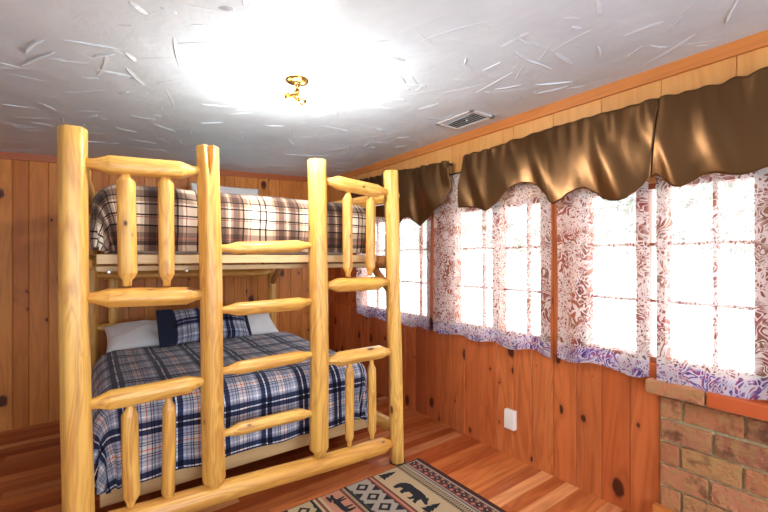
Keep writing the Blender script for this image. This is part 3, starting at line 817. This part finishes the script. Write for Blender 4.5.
# ------------------------------------------------------------------ curtains and valances
def lace(y0, y1, seed, label, X=WX - 0.045, ztop=2.07, zb=0.775, cols=16.0):
    root_y = (y0 + y1) / 2
    bm = bmesh.new(); W = y1 - y0; ph = seed * 1.7
    def fn(p, q):
        y = y0 + W * p; g_ = 1 - q
        fold = math.sin(y * cols + ph + 0.8 * math.sin(y * 5.3 + ph)) * 0.013 + math.sin(y * 41 + 2 * ph + 2 * q) * 0.004
        bot = zb + 0.014 * math.sin(y * 19 + ph) + 0.016 * noise.noise(Vector((y * 6, seed, 0)))
        z = bot + (ztop - bot) * q
        return (X + fold * (0.5 + 0.6 * g_) - WX, y - root_y + 0.004 * math.sin(z * 5 + ph), z - 0.775)
    grid_mesh(bm, int(W * 110), 34, fn, lambda p, q: (W * p * 1.15 + seed * 3.3, q * (ztop - zb)))
    o = link('lace_curtain', bm, M['lace'], None, (WX, root_y, 0.775), True)
    tag(o, label, 'curtain', None)
    bm = bmesh.new(); lathe(bm, [(0.006, 0), (0.006, W)], 10, 0, Matrix.Rotation(-PI / 2, 4, 'X'))
    for yy in (0.0, W - 0.008):
        box(bm, (0.0, yy, -0.006), (0.0445, yy + 0.008, 0.006))
    link('curtain_rod', bm, M['darkmetal'], o, (X - WX + 0.0, y0 - root_y, ztop - 0.775 - 0.006))
    return o
lace(2.515, 3.68, 1.0, 'lace curtain behind the right end of the bunk, furthest from the camera')
lace(1.415, 2.475, 2.0, 'lace curtain on the middle window, below the widest brown valance')
lace(0.862, 1.375, 3.0, 'narrow lace curtain panel between the bare wood post and the brick-side panel')
lace(0.16, 0.834, 4.0, 'lace curtain panel hanging over the brick ledge', zb=0.768)

def valance(top, bot, seed, label, gold=(), right_edge=None, X=WX - 0.085):
    """top / bot: picture measurements turned into metres on the valance's plane; swags by interpolation along y"""
    T = sorted(on_x(u, v, X) for u, v in top); B = sorted(on_x(u, v, X) for u, v in bot)
    def ip(P, y):
        if y <= P[0][0]: return P[0][1]
        for (a, za), (b, zb) in zip(P, P[1:]):
            if y <= b:
                t = (y - a) / (b - a); t = t * t * (3 - 2 * t) * 0.5 + t * 0.5
                return za + (zb - za) * t
        return P[-1][1]
    ty0, ty1, by0, by1 = T[0][0], T[-1][0], B[0][0], B[-1][0]
    cy = (ty0 + ty1) / 2; zr = 2.215
    bm = bmesh.new(); n = int((ty1 - ty0) * 130)
    def fn(p, q):
        yt = ty0 + (ty1 - ty0) * p; yb = by0 + (by1 - by0) * p
        y = yb + (yt - yb) * q
        zt = ip(T, yt) + 0.003 * math.sin(yt * 62 + seed + 2 * math.sin(yt * 9)) ; zb = ip(B, yb); z = zb + (zt - zb) * q
        g_ = q ** 1.2
        f = 0.058 * noise.noise(Vector((y * 4.2 + (1 - q) * 0.7 + seed, 0.5 * q, seed)))
        f += 0.020 * noise.noise(Vector((y * 12 + (1 - q) * 1.6 + seed, q * 0.8, seed + 3))) * (0.35 + 0.65 * g_)
        f += 0.004 * math.sin(y * 75 + seed) * g_ ** 3
        bel = -0.035 * math.sin(PI * min(1, max(0, 1 - q)) * 0.75)
        return (X - WX + f + bel * 0.6, y - cy, z - zr)
    grid_mesh(bm, n, 40, fn, lambda p, q: ((ty1 - ty0) * p + seed, q * 0.45))
    o = link('valance', bm, M['satin'], None, (WX, cy, zr), True)
    sm = o.modifiers.new('thickness', 'SOLIDIFY'); sm.thickness = 0.003
    tag(o, label, 'valance')
    bm = bmesh.new(); L = (ty1 - ty0) * 0.95
    lathe(bm, [(0.007, 0), (0.007, L)], 10, 0, Matrix.Rotation(-PI / 2, 4, 'X'))
    for yy in (0.01, L - 0.03): box(bm, (0.0, yy, -0.008), (0.046, yy + 0.016, 0.008))
    link('curtain_rod', bm, M['darkmetal'], o, (X - WX + 0.038, -L / 2, -0.06))
    return o
valance([(346, 182), (365, 178.5), (400, 170), (425, 166), (450, 160.5)],
        [(347, 222), (358, 214), (376, 217), (384, 217), (392, 222), (400, 225), (406, 219), (411.6, 217), (416, 222), (420, 226), (427, 220), (436, 211), (443, 205), (448, 192), (450, 186)], 1.3,
        'short brown satin valance furthest from the camera, behind the bunk post')
valance([(461, 156), (490, 147.5), (520, 137), (545, 127), (580, 119), (620, 109), (660, 98)],
        [(461, 208), (470, 207.5), (478, 208), (487.5, 211), (497, 204), (508.6, 191), (515, 186), (522.7, 183), (530, 183), (537, 185.5), (546, 194), (551, 202), (555, 204.5), (562, 201), (570, 194), (577.6, 190), (585, 188), (595, 193), (604, 199), (612.7, 201), (620, 201), (627, 199), (635, 193), (642, 187), (651, 177)], 4.1,
        'wide brown satin valance with golden sheen over the middle window')
valance([(660.5, 98), (690, 91), (721, 82.5), (736, 76.5), (748, 75), (762, 69), (790, 62), (830, 52)],
        [(652, 178), (657, 175.5), (662.6, 177), (667, 181), (671.4, 185), (677, 187.5), (683, 187.5), (689, 185), (695, 182), (703, 177), (709.5, 175), (717, 174), (724, 174.4), (734, 176), (744.6, 176), (756, 173), (768, 168.5), (790, 160), (822, 165)], 9.3,
        'brown satin valance nearest the camera, above the brick ledge')

# ------------------------------------------------------------------ ceiling lamp, vent, wall box
lx, ly = 0.86, 1.935; lz = CZ(lx, ly)
lamp = thing('ceiling_lamp', (lx, ly, lz), 'small brass ceiling lamp with bare lit bulbs', 'ceiling lamp')
bm = bmesh.new(); lathe(bm, [(0.062, 0.006), (0.062, -0.006), (0.05, -0.016), (0.03, -0.022), (0.012, -0.026), (0.011, -0.06), (0.022, -0.064), (0.026, -0.08), (0.02, -0.094), (0.008, -0.098), (0.011, -0.108), (0.004, -0.118)], 24)
link('canopy', bm, M['brass'], lamp)
for k in range(3):
    an = k * 2 * PI / 3 + 0.55
    R = Matrix.Translation((0, 0, -0.075)) @ Matrix.Rotation(an, 4, 'Z') @ Matrix.Rotation(PI / 2 + 0.25, 4, 'Y')
    bm = bmesh.new(); lathe(bm, [(0.008, 0.015), (0.008, 0.035), (0.019, 0.038), (0.021, 0.065), (0.017, 0.068)], 16, 0, R)
    s = link('socket', bm, M['brass'], lamp)
    bm = bmesh.new(); lathe(bm, [(0.012, 0.066), (0.016, 0.078), (0.026, 0.096), (0.029, 0.112), (0.025, 0.128), (0.012, 0.139), (0.002, 0.141)], 18, 0, R)
    link('bulb', bm, M['bulb'], lamp)

vent = thing('ceiling_vent', (2.125, 1.945, CZ(2.125, 1.945)), 'rectangular louvred air vent in the ceiling above the middle window', 'vent')
bm = bmesh.new()
vx, vy = 0.115, 0.175
for a, b in (((-vx, -vy, -0.010), (-vx + 0.028, vy, 0.004)), ((vx - 0.028, -vy, -0.010), (vx, vy, 0.004)), ((-vx, -vy, -0.010), (vx, -vy + 0.03, 0.004)), ((-vx, vy - 0.03, -0.010), (vx, vy, 0.004))):
    box(bm, a, b, 0, 0.003)
fr = link('frame', bm, M['ventwhite'], vent)
bm = bmesh.new(); box(bm, (-vx + 0.01, -vy + 0.01, -0.0015), (vx - 0.01, vy - 0.01, 0.003)); link('shaft', bm, M['ventdark'], vent)
for i in range(6):
    x = -vx + 0.040 + i * 0.030
    bm = bmesh.new(); vs = box(bm, (-0.007, -vy + 0.03, -0.0006), (0.007, vy - 0.03, 0.0006))
    bmesh.ops.rotate(bm, verts=bm.verts, cent=(0, 0, 0), matrix=Matrix.Rotation(-0.5, 3, 'Y'))
    link('slat', bm, M['ventwhite'], vent, (x, 0, -0.0055))
bm = bmesh.new(); box(bm, (-0.004, -0.03, -0.016), (0.004, -0.022, -0.006)); link('lever', bm, M['ventwhite'], vent)

ob = thing('wall_outlet', (WX, 1.735, 0.265), 'ivory plastic outlet box on the pine wall below the middle window', 'outlet')
bm = bmesh.new(); box(bm, (-0.034, -0.04, -0.066), (-0.0005, 0.04, 0.066), 0, 0.005); link('box', bm, M['plastic'], ob)
bm = bmesh.new(); box(bm, (-0.039, -0.037, -0.062), (-0.0345, 0.037, 0.062), 0, 0.002); link('cover_plate', bm, M['plastic'], ob)
for s in (-1, 1):
    bm = bmesh.new(); box(bm, (-0.0415, -0.016, s * 0.026 - 0.016), (-0.0392, 0.016, s * 0.026 + 0.016), 0, 0.001); link('socket', bm, M['plastic'], ob)

# ------------------------------------------------------------------ light
w = bpy.data.worlds.new('sky'); scn.world = w; w.use_nodes = True
bg = w.node_tree.nodes['Background']; bg.inputs[0].default_value = (0.80, 0.91, 1.0, 1); bg.inputs[1].default_value = 10.0
def portal(name, loc, rot, sx, sy):
    l = bpy.data.lights.new(name, 'AREA'); l.shape = 'RECTANGLE'; l.size = sx; l.size_y = sy
    l.cycles.is_portal = True
    o = bpy.data.objects.new(name, l); COL.objects.link(o); o.location = loc; o.rotation_euler = rot
for i, (a, b) in enumerate(WIN): portal('window_daylight', (WX + 0.14, (a + b) / 2, (ZB + ZT) / 2), (0, PI / 2, 0), ZT - ZB, b - a)
f = FW[0]; portal('window_daylight', ((f[0] + f[1]) / 2, FY - 0.12, (f[2] + f[3]) / 2), (PI / 2, 0, 0), f[1] - f[0], f[3] - f[2])  # portal for the added front fill window
f = LW[0]; portal('window_daylight', (LX - 0.12, (f[0] + f[1]) / 2, (f[2] + f[3]) / 2), (0, -PI / 2, 0), f[3] - f[2], f[1] - f[0])  # portal for the added left fill window
pl = bpy.data.lights.new('bulb_light', 'POINT'); pl.energy = 32; pl.color = (1, 0.97, 0.92); pl.shadow_soft_size = 0.06
po = bpy.data.objects.new('bulb_light', pl); COL.objects.link(po); po.location = (lx, ly, lz - 0.19)

# ------------------------------------------------------------------ camera
cd = bpy.data.cameras.new('camera'); cd.sensor_width = 36; cd.lens = 400 / 768 * 36; cd.shift_y = 1 / 768; cd.clip_start = 0.02
co = bpy.data.objects.new('camera', cd); COL.objects.link(co)
co.location = (0, 0, CAM_H); co.rotation_euler = (PI / 2, 0, -math.atan2(SA, CA))
scn.camera = co
vs = scn.view_settings; vs.view_transform = 'Standard'; vs.look = 'None'; vs.gamma = 1; vs.exposure = 0.46; vs.use_curve_mapping = False
scn.cycles.max_bounces = 10; scn.cycles.transparent_max_bounces = 16; scn.cycles.sample_clamp_indirect = 6
